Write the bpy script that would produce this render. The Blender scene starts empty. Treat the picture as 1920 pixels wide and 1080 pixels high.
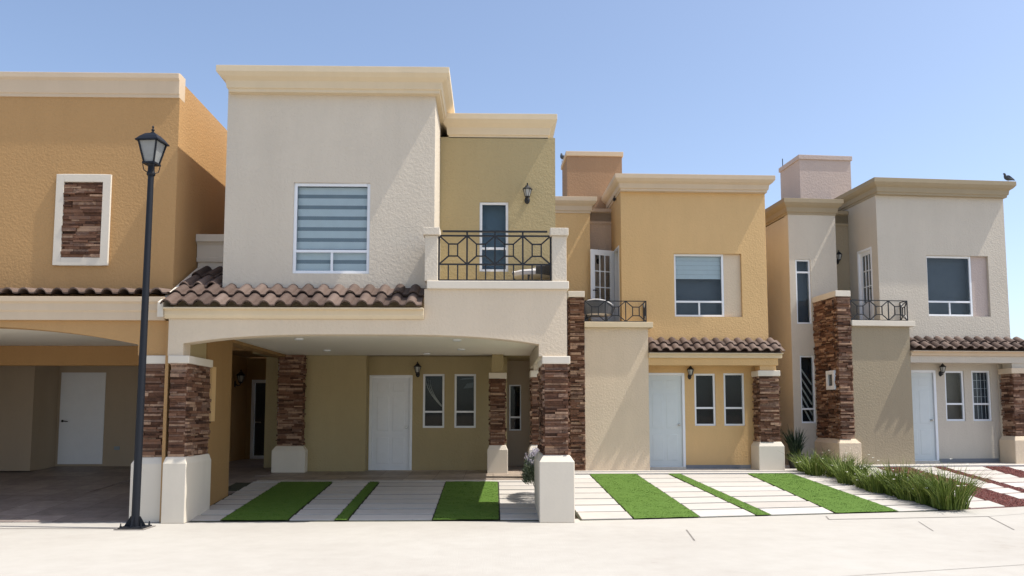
import bpy, bmesh, math, random
from mathutils import Matrix, Vector
R = math.radians
rnd = random.Random(7)
S = bpy.context.scene
COL = S.collection

# ------------------------------------------------------------------ camera, sky, sun, exposure
cd = bpy.data.cameras.new('camera'); cam = bpy.data.objects.new('camera', cd); COL.objects.link(cam)
cam.location = (0, 0, 1.6); cam.rotation_euler = (R(95.0), 0, R(-1.3))
cd.sensor_width = 36; cd.lens = 1550 / 1920 * 36; cd.shift_y = 103 / 1920; cd.clip_end = 6000
S.camera = cam
SUN = Vector((0.532, -0.068, 1.0)).normalized()
w = bpy.data.worlds.new('World'); S.world = w; w.use_nodes = True
nt = w.node_tree; nt.nodes.clear()
sky = nt.nodes.new('ShaderNodeTexSky'); sky.sky_type = 'NISHITA'; sky.sun_disc = False
sky.sun_elevation = math.asin(SUN.z); sky.sun_rotation = math.atan2(SUN.x, SUN.y)
sky.altitude = 1500; sky.air_density = 1.0; sky.dust_density = 6.0; sky.ozone_density = 1.0
bg = nt.nodes.new('ShaderNodeBackground'); bg.inputs['Strength'].default_value = 0.15
wo = nt.nodes.new('ShaderNodeOutputWorld')
hs = nt.nodes.new('ShaderNodeHueSaturation'); hs.inputs['Saturation'].default_value = 0.95; hs.inputs['Value'].default_value = 1.05
nt.links.new(sky.outputs[0], hs.inputs['Color']); nt.links.new(hs.outputs[0], bg.inputs[0]); nt.links.new(bg.outputs[0], wo.inputs[0])
sl = bpy.data.lights.new('sun', 'SUN'); sl.energy = 3.9; sl.angle = R(0.53); sl.color = (1.0, 0.95, 0.87)
so = bpy.data.objects.new('sun', sl); COL.objects.link(so)
so.rotation_euler = (-SUN).to_track_quat('-Z', 'Y').to_euler()
S.view_settings.view_transform = 'Standard'; S.view_settings.look = 'None'
S.view_settings.exposure = 0.55; S.view_settings.gamma = 1.0

# ------------------------------------------------------------------ materials
def newmat(name):
    m = bpy.data.materials.new(name); m.use_nodes = True
    return m, m.node_tree, m.node_tree.nodes['Principled BSDF']
def N(t, kind, **kw):
    n = t.nodes.new(kind)
    for k, v in kw.items(): setattr(n, k, v)
    return n
def noise(t, scale, detail=4, rough=0.6, vec=None):
    n = N(t, 'ShaderNodeTexNoise'); n.inputs['Scale'].default_value = scale
    n.inputs['Detail'].default_value = detail; n.inputs['Roughness'].default_value = rough
    if vec: t.links.new(vec, n.inputs['Vector'])
    return n
def ramp(t, fac, stops):
    r = N(t, 'ShaderNodeValToRGB'); e = r.color_ramp.elements
    while len(e) < len(stops): e.new(0.5)
    for i, (p, c) in enumerate(stops): e[i].position = p; e[i].color = (*c, 1)
    t.links.new(fac, r.inputs[0]); return r
def scl(c, f): return tuple(max(0, min(1, x * f)) for x in c)

def stucco(name, c, bump=0.85, rough=0.9, var=0.06):
    m, t, b = newmat(name)
    tc = N(t, 'ShaderNodeTexCoord'); o = tc.outputs['Object']
    n1 = noise(t, 0.9, 5, 0.65, o)
    mp = N(t, 'ShaderNodeMapping'); mp.inputs['Scale'].default_value = (2.2, 2.2, 0.35)
    t.links.new(o, mp.inputs[0]); n2 = noise(t, 1.3, 5, 0.7, mp.outputs[0])
    ad = N(t, 'ShaderNodeMath', operation='ADD'); t.links.new(n1.outputs[0], ad.inputs[0]); t.links.new(n2.outputs[0], ad.inputs[1])
    hf = N(t, 'ShaderNodeMath', operation='MULTIPLY'); hf.inputs[1].default_value = 0.5; t.links.new(ad.outputs[0], hf.inputs[0])
    r = ramp(t, hf.outputs[0], [(0.3, scl(c, 1 - var)), (0.7, scl(c, 1 + var))])
    t.links.new(r.outputs[0], b.inputs['Base Color']); b.inputs['Roughness'].default_value = rough
    b.inputs['Specular IOR Level'].default_value = 0.2
    n3 = noise(t, 24, 5, 0.6, o)
    bp = N(t, 'ShaderNodeBump'); bp.inputs['Strength'].default_value = bump; bp.inputs['Distance'].default_value = 0.014
    t.links.new(n3.outputs[0], bp.inputs['Height']); t.links.new(bp.outputs[0], b.inputs['Normal'])
    return m
def plain(name, c, rough=0.5, metal=0.0, var=0.05, spec=0.5, sc=6):
    m, t, b = newmat(name)
    tc = N(t, 'ShaderNodeTexCoord'); n = noise(t, sc, 4, 0.6, tc.outputs['Object'])
    r = ramp(t, n.outputs[0], [(0.3, scl(c, 1 - var)), (0.7, scl(c, 1 + var))])
    t.links.new(r.outputs[0], b.inputs['Base Color']); b.inputs['Roughness'].default_value = rough
    b.inputs['Metallic'].default_value = metal; b.inputs['Specular IOR Level'].default_value = spec
    return m
def attrmat(name, stops, rough=0.85, nsc=20, mixn=0.35, bump=0.4, bd=0.01, bsc=40):
    """colour from a per-piece random face attribute blended with noise"""
    m, t, b = newmat(name)
    a = N(t, 'ShaderNodeAttribute'); a.attribute_name = 'rnd'
    tc = N(t, 'ShaderNodeTexCoord'); n = noise(t, nsc, 5, 0.65, tc.outputs['Object'])
    mx = N(t, 'ShaderNodeMix'); mx.data_type = 'FLOAT'; mx.inputs[0].default_value = mixn
    t.links.new(a.outputs['Fac'], mx.inputs[2]); t.links.new(n.outputs[0], mx.inputs[3])
    r = ramp(t, mx.outputs[0], stops); t.links.new(r.outputs[0], b.inputs['Base Color'])
    b.inputs['Roughness'].default_value = rough; b.inputs['Specular IOR Level'].default_value = 0.25
    n3 = noise(t, bsc, 5, 0.6, tc.outputs['Object'])
    bp = N(t, 'ShaderNodeBump'); bp.inputs['Strength'].default_value = bump; bp.inputs['Distance'].default_value = bd
    t.links.new(n3.outputs[0], bp.inputs['Height']); t.links.new(bp.outputs[0], b.inputs['Normal'])
    return m
def glassmat(name, tint=(0.90, 0.93, 0.94), f0=0.0):
    m, t, b = newmat(name); t.nodes.remove(b); out = t.nodes['Material Output']
    tr = N(t, 'ShaderNodeBsdfTransparent'); tr.inputs[0].default_value = (*tint, 1)
    gl = N(t, 'ShaderNodeBsdfGlossy'); gl.inputs['Roughness'].default_value = 0.02
    lw = N(t, 'ShaderNodeLayerWeight'); lw.inputs[0].default_value = 0.25
    mp = N(t, 'ShaderNodeMapRange'); mp.inputs[3].default_value = f0; mp.inputs[4].default_value = 0.8
    t.links.new(lw.outputs['Fresnel'], mp.inputs[0])
    mx = N(t, 'ShaderNodeMixShader'); t.links.new(mp.outputs[0], mx.inputs[0])
    t.links.new(tr.outputs[0], mx.inputs[1]); t.links.new(gl.outputs[0], mx.inputs[2]); t.links.new(mx.outputs[0], out.inputs[0])
    return m

M = {}
M['tan'] = stucco('tan_stucco', (0.46, 0.275, 0.120))
M['cream'] = stucco('cream_stucco', (0.615, 0.545, 0.44))
M['buff'] = stucco('buff_trim', (0.66, 0.545, 0.375), bump=0.12)
M['beige'] = stucco('beige_trim', (0.60, 0.475, 0.335), bump=0.12)
M['khaki'] = stucco('khaki_stucco', (0.41, 0.33, 0.18))
M['mustard'] = stucco('mustard_stucco', (0.645, 0.43, 0.205))
M['taupe'] = stucco('taupe_stucco', (0.66, 0.54, 0.395))
M['brown'] = stucco('brown_stucco', (0.35, 0.222, 0.132))
M['pinkgrey'] = stucco('pink_grey_stucco', (0.49, 0.405, 0.36))
M['palegrey'] = stucco('pale_grey_stucco', (0.555, 0.50, 0.415))
M['olive_trim'] = stucco('olive_trim', (0.35, 0.285, 0.19), bump=0.12)
M['tan_shaded'] = stucco('shaded_tan_stucco', (0.34, 0.205, 0.085))  # darker copy of the tan, carport and passage shade put into its colour
M['khaki_grey'] = stucco('khaki_grey_stucco', (0.345, 0.285, 0.195))
M['brown_light'] = stucco('taupe_brown_stucco', (0.50, 0.39, 0.30))
M['cream_bounce'] = stucco('cream_bounce_stucco', (0.66, 0.55, 0.41))  # cream with the warm bounced light under the eave put into its colour
M['base'] = stucco('smooth_cream_base', (0.68, 0.615, 0.51), bump=0.08)
M['white_ceiling'] = stucco('white_ceiling', (0.84, 0.79, 0.68), bump=0.05, var=0.02)
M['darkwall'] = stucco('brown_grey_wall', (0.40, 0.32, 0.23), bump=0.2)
M['white_paint'] = plain('white_paint', (0.74, 0.76, 0.78), 0.35, var=0.02)
M['white_alu'] = plain('white_aluminium', (0.78, 0.80, 0.82), 0.3, var=0.02)
M['bluewhite'] = plain('pale_blue_white_paint', (0.60, 0.645, 0.64), 0.4, var=0.02)
M['iron'] = plain('black_iron', (0.018, 0.019, 0.022), 0.45, 0.3)
M['lamp_iron'] = plain('lamp_black_paint', (0.009, 0.011, 0.016), 0.5, 0.0, spec=0.3)
M['frost'] = plain('frosted_glass', (0.27, 0.28, 0.275), 0.25, var=0.08, sc=9)
M['clear'] = plain('lantern_glass', (0.40, 0.40, 0.37), 0.12, var=0.1)
M['glass'] = glassmat('window_glass')
M['dark'] = plain('dark_interior', (0.012, 0.014, 0.018), 0.8)
M['slate'] = plain('slate_curtain', (0.11, 0.125, 0.145), 0.8)
M['slateblue'] = plain('blue_grey_curtain', (0.13, 0.19, 0.235), 0.8)
M['warmgrey'] = plain('warm_grey_curtain', (0.20, 0.17, 0.14), 0.85)
M['blind_light'] = plain('pale_blind_fabric', (0.74, 0.80, 0.81), 0.8, var=0.03)
M['blind_dark'] = plain('dark_blind_fabric', (0.26, 0.31, 0.34), 0.8, var=0.03)
M['curtain'] = plain('white_curtain', (0.55, 0.52, 0.47), 0.9)
M['steel'] = plain('brushed_steel', (0.5, 0.5, 0.48), 0.3, 0.9)
M['stone'] = attrmat('stacked_ledgestone', [(0.20, (0.048, 0.024, 0.015)), (0.38, (0.125, 0.058, 0.033)), (0.52, (0.205, 0.105, 0.062)), (0.62, (0.16, 0.095, 0.068)), (0.76, (0.40, 0.255, 0.165))], nsc=16, mixn=0.42)
M['tile'] = attrmat('barrel_tile', [(0.2, (0.062, 0.041, 0.033)), (0.5, (0.112, 0.076, 0.060)), (0.8, (0.165, 0.120, 0.098))], nsc=11, mixn=0.45, bump=0.25, rough=0.7)
M['slab'] = attrmat('pale_concrete_slab', [(0.2, (0.41, 0.38, 0.34)), (0.8, (0.52, 0.49, 0.45))], nsc=5, mixn=0.5, bump=0.2, bd=0.004, bsc=60)
M['gravelbed'] = plain('gravel_bed', (0.10, 0.035, 0.028), 0.95, var=0.4, sc=40)
M['gravel'] = attrmat('red_lava_gravel', [(0.1, (0.07, 0.018, 0.016)), (0.5, (0.155, 0.045, 0.036)), (0.9, (0.26, 0.10, 0.085))], nsc=30, mixn=0.2)
M['turf'] = attrmat('artificial_turf', [(0.1, (0.062, 0.122, 0.015)), (0.5, (0.078, 0.150, 0.020)), (0.9, (0.096, 0.170, 0.027))], nsc=3, mixn=0.6, rough=0.8, bump=0.15, bsc=160)
M['joint'] = plain('earth_joint', (0.032, 0.034, 0.016), 0.95, var=0.4, sc=15)
M['blade'] = attrmat('strappy_leaf', [(0.05, (0.035, 0.068, 0.012)), (0.45, (0.135, 0.185, 0.028)), (0.75, (0.22, 0.27, 0.06)), (0.97, (0.44, 0.38, 0.15))], nsc=4, mixn=0.2, rough=0.55, bump=0)
M['darkblade'] = attrmat('dark_sword_leaf', [(0.1, (0.012, 0.025, 0.014)), (0.9, (0.035, 0.06, 0.03))], nsc=4, mixn=0.2, rough=0.5, bump=0)
M['lavleaf'] = attrmat('silvery_leaf', [(0.1, (0.04, 0.06, 0.025)), (0.6, (0.13, 0.16, 0.09)), (0.95, (0.28, 0.30, 0.22))], nsc=4, mixn=0.2, rough=0.7, bump=0)
M['lavflower'] = attrmat('pale_lilac_flower', [(0.1, (0.42, 0.36, 0.46)), (0.9, (0.80, 0.78, 0.79))], nsc=4, mixn=0.2, rough=0.8, bump=0)
M['petal'] = plain('white_petal', (0.8, 0.78, 0.7), 0.7)
M['pot'] = plain('black_pot', (0.02, 0.02, 0.02), 0.5)
M['feather'] = attrmat('pigeon_feather', [(0.1, (0.02, 0.024, 0.03)), (0.5, (0.055, 0.065, 0.075)), (0.9, (0.11, 0.12, 0.14))], nsc=30, mixn=0.5, rough=0.6, bump=0)
M['wicker'] = plain('grey_wicker', (0.10, 0.105, 0.115), 0.7, var=0.25, sc=60)
M['skirt'] = plain('grey_skirting_tile', (0.20, 0.205, 0.22), 0.6)
M['cushion'] = plain('pale_cushion', (0.60, 0.58, 0.56), 0.9)

def floor_tile(name, c, sz=0.5):
    m, t, b = newmat(name)
    tc = N(t, 'ShaderNodeTexCoord'); br = N(t, 'ShaderNodeTexBrick'); t.links.new(tc.outputs['Object'], br.inputs['Vector'])
    br.inputs['Scale'].default_value = 1.0; br.inputs['Brick Width'].default_value = sz; br.inputs['Row Height'].default_value = sz
    br.inputs['Mortar Size'].default_value = 0.006; br.offset = 0
    br.inputs['Color1'].default_value = (*scl(c, 0.8), 1); br.inputs['Color2'].default_value = (*scl(c, 1.2), 1); br.inputs['Mortar'].default_value = (*scl(c, 0.5), 1)
    n = noise(t, 5, 6, 0.7, tc.outputs['Object']); mx = N(t, 'ShaderNodeMix'); mx.data_type = 'RGBA'; mx.blend_type = 'OVERLAY'; mx.inputs[0].default_value = 0.7
    t.links.new(br.outputs[0], mx.inputs[6]); t.links.new(n.outputs[0], mx.inputs[7]); t.links.new(mx.outputs[2], b.inputs['Base Color'])
    b.inputs['Roughness'].default_value = 0.55
    return m
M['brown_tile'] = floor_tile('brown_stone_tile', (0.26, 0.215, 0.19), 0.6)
M['porch_tile'] = floor_tile('beige_porch_tile', (0.30, 0.245, 0.195), 0.6)

def concrete(name):
    m, t, b = newmat(name)
    tc = N(t, 'ShaderNodeTexCoord'); o = tc.outputs['Object']
    n1 = noise(t, 0.35, 6, 0.65, o); n2 = noise(t, 3.0, 6, 0.7, o)
    mx = N(t, 'ShaderNodeMix'); mx.data_type = 'FLOAT'; mx.inputs[0].default_value = 0.4
    t.links.new(n1.outputs[0], mx.inputs[2]); t.links.new(n2.outputs[0], mx.inputs[3])
    r = ramp(t, mx.outputs[0], [(0.28, (0.31, 0.27, 0.225)), (0.40, (0.395, 0.37, 0.33)), (0.55, (0.43, 0.408, 0.366)), (0.72, (0.46, 0.442, 0.402))])
    t.links.new(r.outputs[0], b.inputs['Base Color']); b.inputs['Roughness'].default_value = 0.9; b.inputs['Specular IOR Level'].default_value = 0.2
    mp = N(t, 'ShaderNodeMapping'); mp.inputs['Scale'].default_value = (70, 2, 1); t.links.new(o, mp.inputs[0])
    n3 = noise(t, 1.0, 3, 0.6, mp.outputs[0]); n4 = noise(t, 45, 4, 0.6, o)
    ad = N(t, 'ShaderNodeMath', operation='ADD'); t.links.new(n3.outputs[0], ad.inputs[0]); t.links.new(n4.outputs[0], ad.inputs[1])
    bp = N(t, 'ShaderNodeBump'); bp.inputs['Strength'].default_value = 0.35; bp.inputs['Distance'].default_value = 0.004
    t.links.new(ad.outputs[0], bp.inputs['Height']); t.links.new(bp.outputs[0], b.inputs['Normal'])
    return m
M['concrete'] = concrete('broomed_concrete')
M['earth'] = plain('dry_earth', (0.30, 0.24, 0.17), 0.95, var=0.15, sc=0.3)
M['groove'] = plain('joint_groove', (0.20, 0.18, 0.16), 0.95, var=0.2)

# ------------------------------------------------------------------ mesh builder
SHIFT = {}
class MB:
    def __init__(s, mtx=None):
        s.V = []; s.F = []; s.A = []; s.m = mtx or Matrix.Identity(4); s.r = 0.5
    def add(s, vs, fs, r=None):
        n = len(s.V); s.V += [s.m @ Vector(v) for v in vs]
        for f in fs: s.F.append([n + i for i in f]); s.A.append(s.r if r is None else r)
        return s
    def box(s, x0, x1, y0, y1, z0, z1, r=None):
        return s.add([(x0,y0,z0),(x1,y0,z0),(x1,y1,z0),(x0,y1,z0),(x0,y0,z1),(x1,y0,z1),(x1,y1,z1),(x0,y1,z1)],
                     [(0,3,2,1),(4,5,6,7),(0,1,5,4),(1,2,6,5),(2,3,7,6),(3,0,4,7)], r)
    def hexa(s, b, t, r=None):      # bottom 4 and top 4 points, counter-clockwise from above
        return s.add(list(b) + list(t), [(0,3,2,1),(4,5,6,7),(0,1,5,4),(1,2,6,5),(2,3,7,6),(3,0,4,7)], r)
    def bar(s, p, q, w=0.02, d=None, r=None):   # square bar from p to q
        p, q = Vector(p), Vector(q); d = w if d is None else d; a = (q - p).normalized()
        u = a.cross(Vector((0, 1, 0)));
        if u.length < 1e-3: u = Vector((1, 0, 0))
        u.normalize(); v = a.cross(u).normalized(); u = u * w / 2; v = v * d / 2
        P = [p-u-v, p+u-v, p+u+v, p-u+v, q-u-v, q+u-v, q+u+v, q-u+v]
        return s.add(P, [(0,3,2,1),(4,5,6,7),(0,1,5,4),(1,2,6,5),(2,3,7,6),(3,0,4,7)], r)
    def tube(s, pts, rad, n=8, r=None):
        pts = [Vector(p) for p in pts]; rads = rad if isinstance(rad, (list, tuple)) else [rad] * len(pts)
        vs = []; fs = []; k = len(pts); u0 = None
        for i, p in enumerate(pts):
            a = (pts[min(i+1, k-1)] - pts[max(i-1, 0)]).normalized()
            if u0 is None:
                u0 = a.cross(Vector((0, 0, 1)));
                if u0.length < 1e-3: u0 = Vector((1, 0, 0))
            u = (u0 - a * u0.dot(a)).normalized(); v = a.cross(u); u0 = u
            for j in range(n):
                t = 2 * math.pi * j / n; vs.append(p + (u * math.cos(t) + v * math.sin(t)) * rads[i])
        for i in range(k-1):
            for j in range(n): fs.append((i*n+j, i*n+(j+1) % n, (i+1)*n+(j+1) % n, (i+1)*n+j))
        fs.append(tuple(range(n-1, -1, -1))); fs.append(tuple(range((k-1)*n, k*n)))
        return s.add(vs, fs, r)
    def lathe(s, prof, cx=0, cy=0, n=16, r=None, rot=0):  # prof: (radius, z) bottom to top
        vs = []; fs = []; k = len(prof)
        for (ra, z) in prof:
            for j in range(n):
                t = 2 * math.pi * j / n + rot; vs.append((cx + ra * math.cos(t), cy + ra * math.sin(t), z))
        for i in range(k-1):
            for j in range(n): fs.append((i*n+j, i*n+(j+1) % n, (i+1)*n+(j+1) % n, (i+1)*n+j))
        fs.append(tuple(range(n-1, -1, -1))); fs.append(tuple(range((k-1)*n, k*n)))
        return s.add(vs, fs, r)
    def wall(s, x0, x1, z0, z1, y, t, holes=()):   # faces -y, with rectangular openings (hx0,hx1,hz0,hz1)
        xs = sorted({x0, x1} | {h[i] for h in holes for i in (0, 1)}); zs = sorted({z0, z1} | {h[i] for h in holes for i in (2, 3)})
        solid = lambda i, j: 0 <= i < len(xs)-1 and 0 <= j < len(zs)-1 and not any(h[0] <= xs[i] < h[1] and h[2] <= zs[j] < h[3] for h in holes)
        for i in range(len(xs)-1):
            for j in range(len(zs)-1):
                if not solid(i, j): continue
                a, b, c, d = xs[i], xs[i+1], zs[j], zs[j+1]; Y = y + t
                s.add([(a,y,c),(b,y,c),(b,y,d),(a,y,d)], [(0,1,2,3)]); s.add([(a,Y,c),(b,Y,c),(b,Y,d),(a,Y,d)], [(3,2,1,0)])
                if not solid(i-1, j): s.add([(a,y,c),(a,y,d),(a,Y,d),(a,Y,c)], [(0,1,2,3)])
                if not solid(i+1, j): s.add([(b,y,c),(b,y,d),(b,Y,d),(b,Y,c)], [(3,2,1,0)])
                if not solid(i, j-1): s.add([(a,y,c),(b,y,c),(b,Y,c),(a,Y,c)], [(3,2,1,0)])
                if not solid(i, j+1): s.add([(a,y,d),(b,y,d),(b,Y,d),(a,Y,d)], [(0,1,2,3)])
        return s
    def ring(s, x0, x1, y0, y1, prof):            # moulding profile (offset, z) run round a rectangle, closed on top
        vs = []; fs = []
        for o, z in prof: vs += [(x0-o,y0-o,z),(x1+o,y0-o,z),(x1+o,y1+o,z),(x0-o,y1+o,z)]
        k = len(prof)
        for i in range(k-1):
            for j in range(4): fs.append((i*4+j, i*4+(j+1) % 4, (i+1)*4+(j+1) % 4, (i+1)*4+j))
        fs.append((3,2,1,0)); fs.append(tuple(range((k-1)*4, k*4)))
        return s.add(vs, fs)
    def mould(s, x0, x1, y, prof, yb):            # straight moulding facing -y: profile (projection, z); back plane at yb
        k = len(prof); P = [(y - o, z) for o, z in prof] + [(yb, prof[-1][1]), (yb, prof[0][1])]; n = len(P)
        vs = [(x0, a, b) for a, b in P] + [(x1, a, b) for a, b in P]
        fs = [(i, n+i, n+(i+1) % n, (i+1) % n) for i in range(n)] + [tuple(range(n-1, -1, -1))[::-1], tuple(range(n, 2*n))[::-1]]
        return s.add(vs, fs)
    def ledger(s, u0, u1, z0, z1, proud=0.0):     # stacked stones on a face looking to -y at y=0
        z = z0
        while z < z1 - 0.004:
            h = min(rnd.choice((0.022, 0.028, 0.034, 0.042, 0.055)), z1 - z); 
            if z1 - z - h < 0.02: h = z1 - z
            u = u0 - rnd.uniform(0, 0.1)
            while u < u1 - 1e-4:
                l = rnd.uniform(0.12, 0.42); a = max(u, u0); b = min(u + l, u1); u += l
                if b - a < 0.01: continue
                p = proud + rnd.choice((0.002, 0.008, 0.014, 0.022, 0.032, 0.044)); q = rnd.random(); g = 0.0015; k = rnd.uniform(-.004, .004)
                s.add([(a+g,-p,z+g),(b-g,-p-k,z+g),(b-g,0.03,z+g),(a+g,0.03,z+g),(a+g,-p-k,z+h-g),(b-g,-p,z+h-g),(b-g,0.03,z+h-g),(a+g,0.03,z+h-g)],
                      [(0,3,2,1),(4,5,6,7),(0,1,5,4),(1,2,6,5),(2,3,7,6),(3,0,4,7)], q)
            z += h
        return s
    def tiles(s, x0, x1, y0, z0, y1, z1, courses=2, pitch=0.25):   # barrel tiles climbing from (y0,z0) to (y1,z1)
        n = max(1, round((x1 - x0) / pitch)); pw = (x1 - x0) / n; L = math.hypot(y1-y0, z1-z0)
        ty, tz = (y1-y0)/L, (z1-z0)/L; ny, nz = -tz, ty; th = 0.022
        us = [0, .05, .11, .19, .27, .34, .41, .49, .57, .63, .68, .78, .9]
        def hgt(u): return 0.066*math.sin(math.pi*u/.68)**.65 if 0 < u < .68 else -0.006*math.sin(math.pi*(u-.68)/.32)
        for c in range(courses):
            a = L*c/courses; b = min(L*(c+1)/courses + 0.07, L + 0.02)
            for i in range(n):
                q = rnd.random(); jit = rnd.uniform(-.012, .012); jl = rnd.uniform(-.005, .005); vs = []; fs = []
                cols = us + [1.0]; m_ = len(cols)
                for (d, lift) in ((a + jit, 0.060 + jl), (b, 0.014 + jl)):
                    for o in (0, -th):
                        for u in cols:
                            h = hgt(u) + lift + o
                            vs.append((x0 + (i+u)*pw + 0.0005*(1 if u == 0 else 0), y0 + ty*d + ny*h, z0 + tz*d + nz*h))
                for j in range(m_-1):
                    fs += [(j, j+1, 2*m_+j+1, 2*m_+j), (m_+j+1, m_+j, 3*m_+j, 3*m_+j+1), (m_+j, m_+j+1, j+1, j), (2*m_+j, 2*m_+j+1, 3*m_+j+1, 3*m_+j)]
                s.add(vs, fs, q)
        return s
    def build(s, name, mat, parent=None, bevel=0.0, smooth=0, label=None):
        me = bpy.data.meshes.new(name); sh = Vector((0, 0, 0)); p = parent
        while p is not None:
            if p.name in SHIFT: sh = SHIFT[p.name]
            p = p.parent
        me.from_pydata([tuple(v - sh) for v in s.V], [], s.F)
        at = me.attributes.new('rnd', 'FLOAT', 'FACE'); at.data.foreach_set('value', s.A)
        me.materials.append(mat if not isinstance(mat, str) else M[mat])
        bm = bmesh.new(); bm.from_mesh(me)
        if bevel or smooth: bmesh.ops.remove_doubles(bm, verts=bm.verts, dist=2e-4)
        if smooth != 2: bmesh.ops.recalc_face_normals(bm, faces=bm.faces)
        bm.to_mesh(me); bm.free()
        o = bpy.data.objects.new(name, me); COL.objects.link(o)
        if parent is not None: o.parent = parent
        if bevel:
            b = o.modifiers.new('bevel', 'BEVEL'); b.width = bevel; b.segments = 2; b.limit_method = 'ANGLE'; b.angle_limit = R(40)
        if smooth:
            me.polygons.foreach_set('use_smooth', [True] * len(me.polygons))
            if smooth == 1: me.set_sharp_from_angle(angle=R(42))
        if label: o['label'] = label
        return o

def tag(o, label=None, cat=None, group=None, kind=None):
    if label: o['label'] = label
    if cat: o['category'] = cat
    if group: o['group'] = group
    if kind: o['kind'] = kind
    return o
def empty(name, loc, rz=0, shift=False):
    o = bpy.data.objects.new(name, None); COL.objects.link(o); o.location = loc; o.rotation_euler = (0, 0, rz); o.empty_display_size = 0.3
    if shift: SHIFT[o.name] = Vector(loc)
    return o
def face_left(x, y, z=0): return Matrix.Translation((x, y, z)) @ Matrix.Rotation(R(-90), 4, 'Z')    # u runs toward -y
def face_right(x, y, z=0): return Matrix.Translation((x, y, z)) @ Matrix.Rotation(R(90), 4, 'Z')    # u runs toward +y
def front(y): return Matrix.Translation((0, y, 0))

# ------------------------------------------------------------------ shared house parts
def window(root, x0, x1, z0, z1, y, bars=(), split=None, back='dark', mtx=None, fw=0.05, blind=None, inset=0.03, niche=True):
    """aluminium window whose frame fills the opening; bars = heights of rails, split = (x, ztop) for a lower mullion"""
    m = mtx or Matrix.Identity(4); f = MB(m); ya, yb = y + inset, y + inset + 0.05
    f.box(x0, x0+fw, ya, yb, z0, z1); f.box(x1-fw, x1, ya, yb, z0, z1)
    f.box(x0+fw, x1-fw, ya, yb, z0, z0+fw); f.box(x0+fw, x1-fw, ya, yb, z1-fw, z1)
    for b in bars: f.box(x0+fw, x1-fw, ya+0.004, yb-0.004, b-0.022, b+0.022)
    if split: f.box(split[0]-0.02, split[0]+0.02, ya+0.008, yb-0.008, z0+fw, split[1]-0.022)
    wn = f.build('window', 'white_alu', root, bevel=0.004)
    p = MB(m); p.box(x0+fw-0.01, x1-fw+0.01, ya+0.02, ya+0.026, z0+fw-0.01, z1-fw+0.01); p.build('pane', 'glass', wn)
    r = MB(m); r.box(x0-0.02, x1+0.02, ya+0.24, ya+0.26, z0-0.02, z1+0.02)
    r.box(x0-0.04, x0-0.021, yb+0.01, ya+0.26, z0-0.02, z1+0.02); r.box(x1+0.021, x1+0.04, yb+0.01, ya+0.26, z0-0.02, z1+0.02)
    r.box(x0-0.04, x1+0.04, yb+0.01, ya+0.26, z1+0.021, z1+0.04); r.box(x0-0.04, x1+0.04, yb+0.01, ya+0.26, z0-0.04, z0-0.021)
    r.build('room', back, wn)
    if blind == 'zebra':
        l = MB(m); d = MB(m); z = z1 - fw; k = 0
        while z > z0 + fw:
            h = 0.118 if k % 2 == 0 else 0.062; zz = max(z - h, z0 + fw - 0.01)
            (l if k % 2 == 0 else d).box(x0+fw-0.005, x1-fw+0.005, ya+0.09, ya+0.095, zz, z); z = zz; k += 1
        b = l.build('blind', 'blind_light', wn); o = d.build('blind', 'blind_dark', wn)
    elif blind:
        l = MB(m); n = 5; zt = z1 - fw + 0.01
        for i in range(n):
            a = zt - (zt - blind) * i / n; b = zt - (zt - blind) * (i + 1) / n
            l.add([(x0+fw-0.005, ya+0.085, b), (x1-fw+0.005, ya+0.085, b), (x1-fw+0.005, ya+0.10, a), (x0+fw-0.005, ya+0.10, a)], [(0,1,2,3)])
        l.build('blind', 'blind_light', wn)
    return wn

def panel_door(root, x0, x1, z0, z1, y, knob='right', mtx=None, mat='white_paint', kmat='steel', panels=True, lever=False, frame=True):
    m = mtx or Matrix.Identity(4); fw = 0.06; d = MB(m); a, b = x0 + fw, x1 - fw; t = z1 - fw
    if not frame: a, b, t = x0, x1, z1
    d.box(a+0.003, b-0.003, y+0.03, y+0.07, z0+0.015, t-0.003)
    if panels:
        wd = b - a; cols = [(a+0.13*wd, a+0.46*wd), (a+0.54*wd, a+0.87*wd)]; H = t - z0
        for (u, v) in cols:
            for (p, q) in ((0.07, 0.36), (0.42, 0.80), (0.85, 0.95)):
                s0, s1 = z0 + p*H, z0 + q*H; g = 0.018
                d.hexa([(u+g,y+0.0255,s0+g),(v-g,y+0.0255,s0+g),(v,y+0.031,s0),(u,y+0.031,s0)], [(u+g,y+0.0255,s1-g),(v-g,y+0.0255,s1-g),(v,y+0.031,s1),(u,y+0.031,s1)])
    o = d.build('door', mat, root, bevel=0.002)
    if frame:
        f = MB(m); f.box(x0, a, y-0.012, y+0.09, z0, z1); f.box(b, x1, y-0.012, y+0.09, z0, z1); f.box(a, b, y-0.012, y+0.09, t, z1)
        f.box(a, b, y-0.005, y+0.09, z0, z0+0.013)
        f.build('door_frame', 'white_alu', o, bevel=0.004)
    k = MB(m); kx = b - 0.075 if knob == 'right' else a + 0.075; kz = z0 + 0.98
    k.m = m @ Matrix.Translation((kx, y+0.03, kz)) @ Matrix.Rotation(R(90), 4, 'X')
    if lever:
        k.lathe([(0.028, 0), (0.028, 0.01), (0.012, 0.012), (0.012, 0.05)], n=12); sg = -1 if knob == 'right' else 1
        k.tube([(0, 0, 0.045), (sg*0.05, 0, 0.05), (sg*0.14, -0.01, 0.05)], [0.012, 0.011, 0.009])
    else: k.lathe([(0.03, 0), (0.03, 0.008), (0.012, 0.012), (0.012, 0.035), (0.026, 0.045), (0.03, 0.06), (0.02, 0.072)], n=12)
    k.build('door_handle', kmat, o, smooth=1)
    return o

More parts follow.
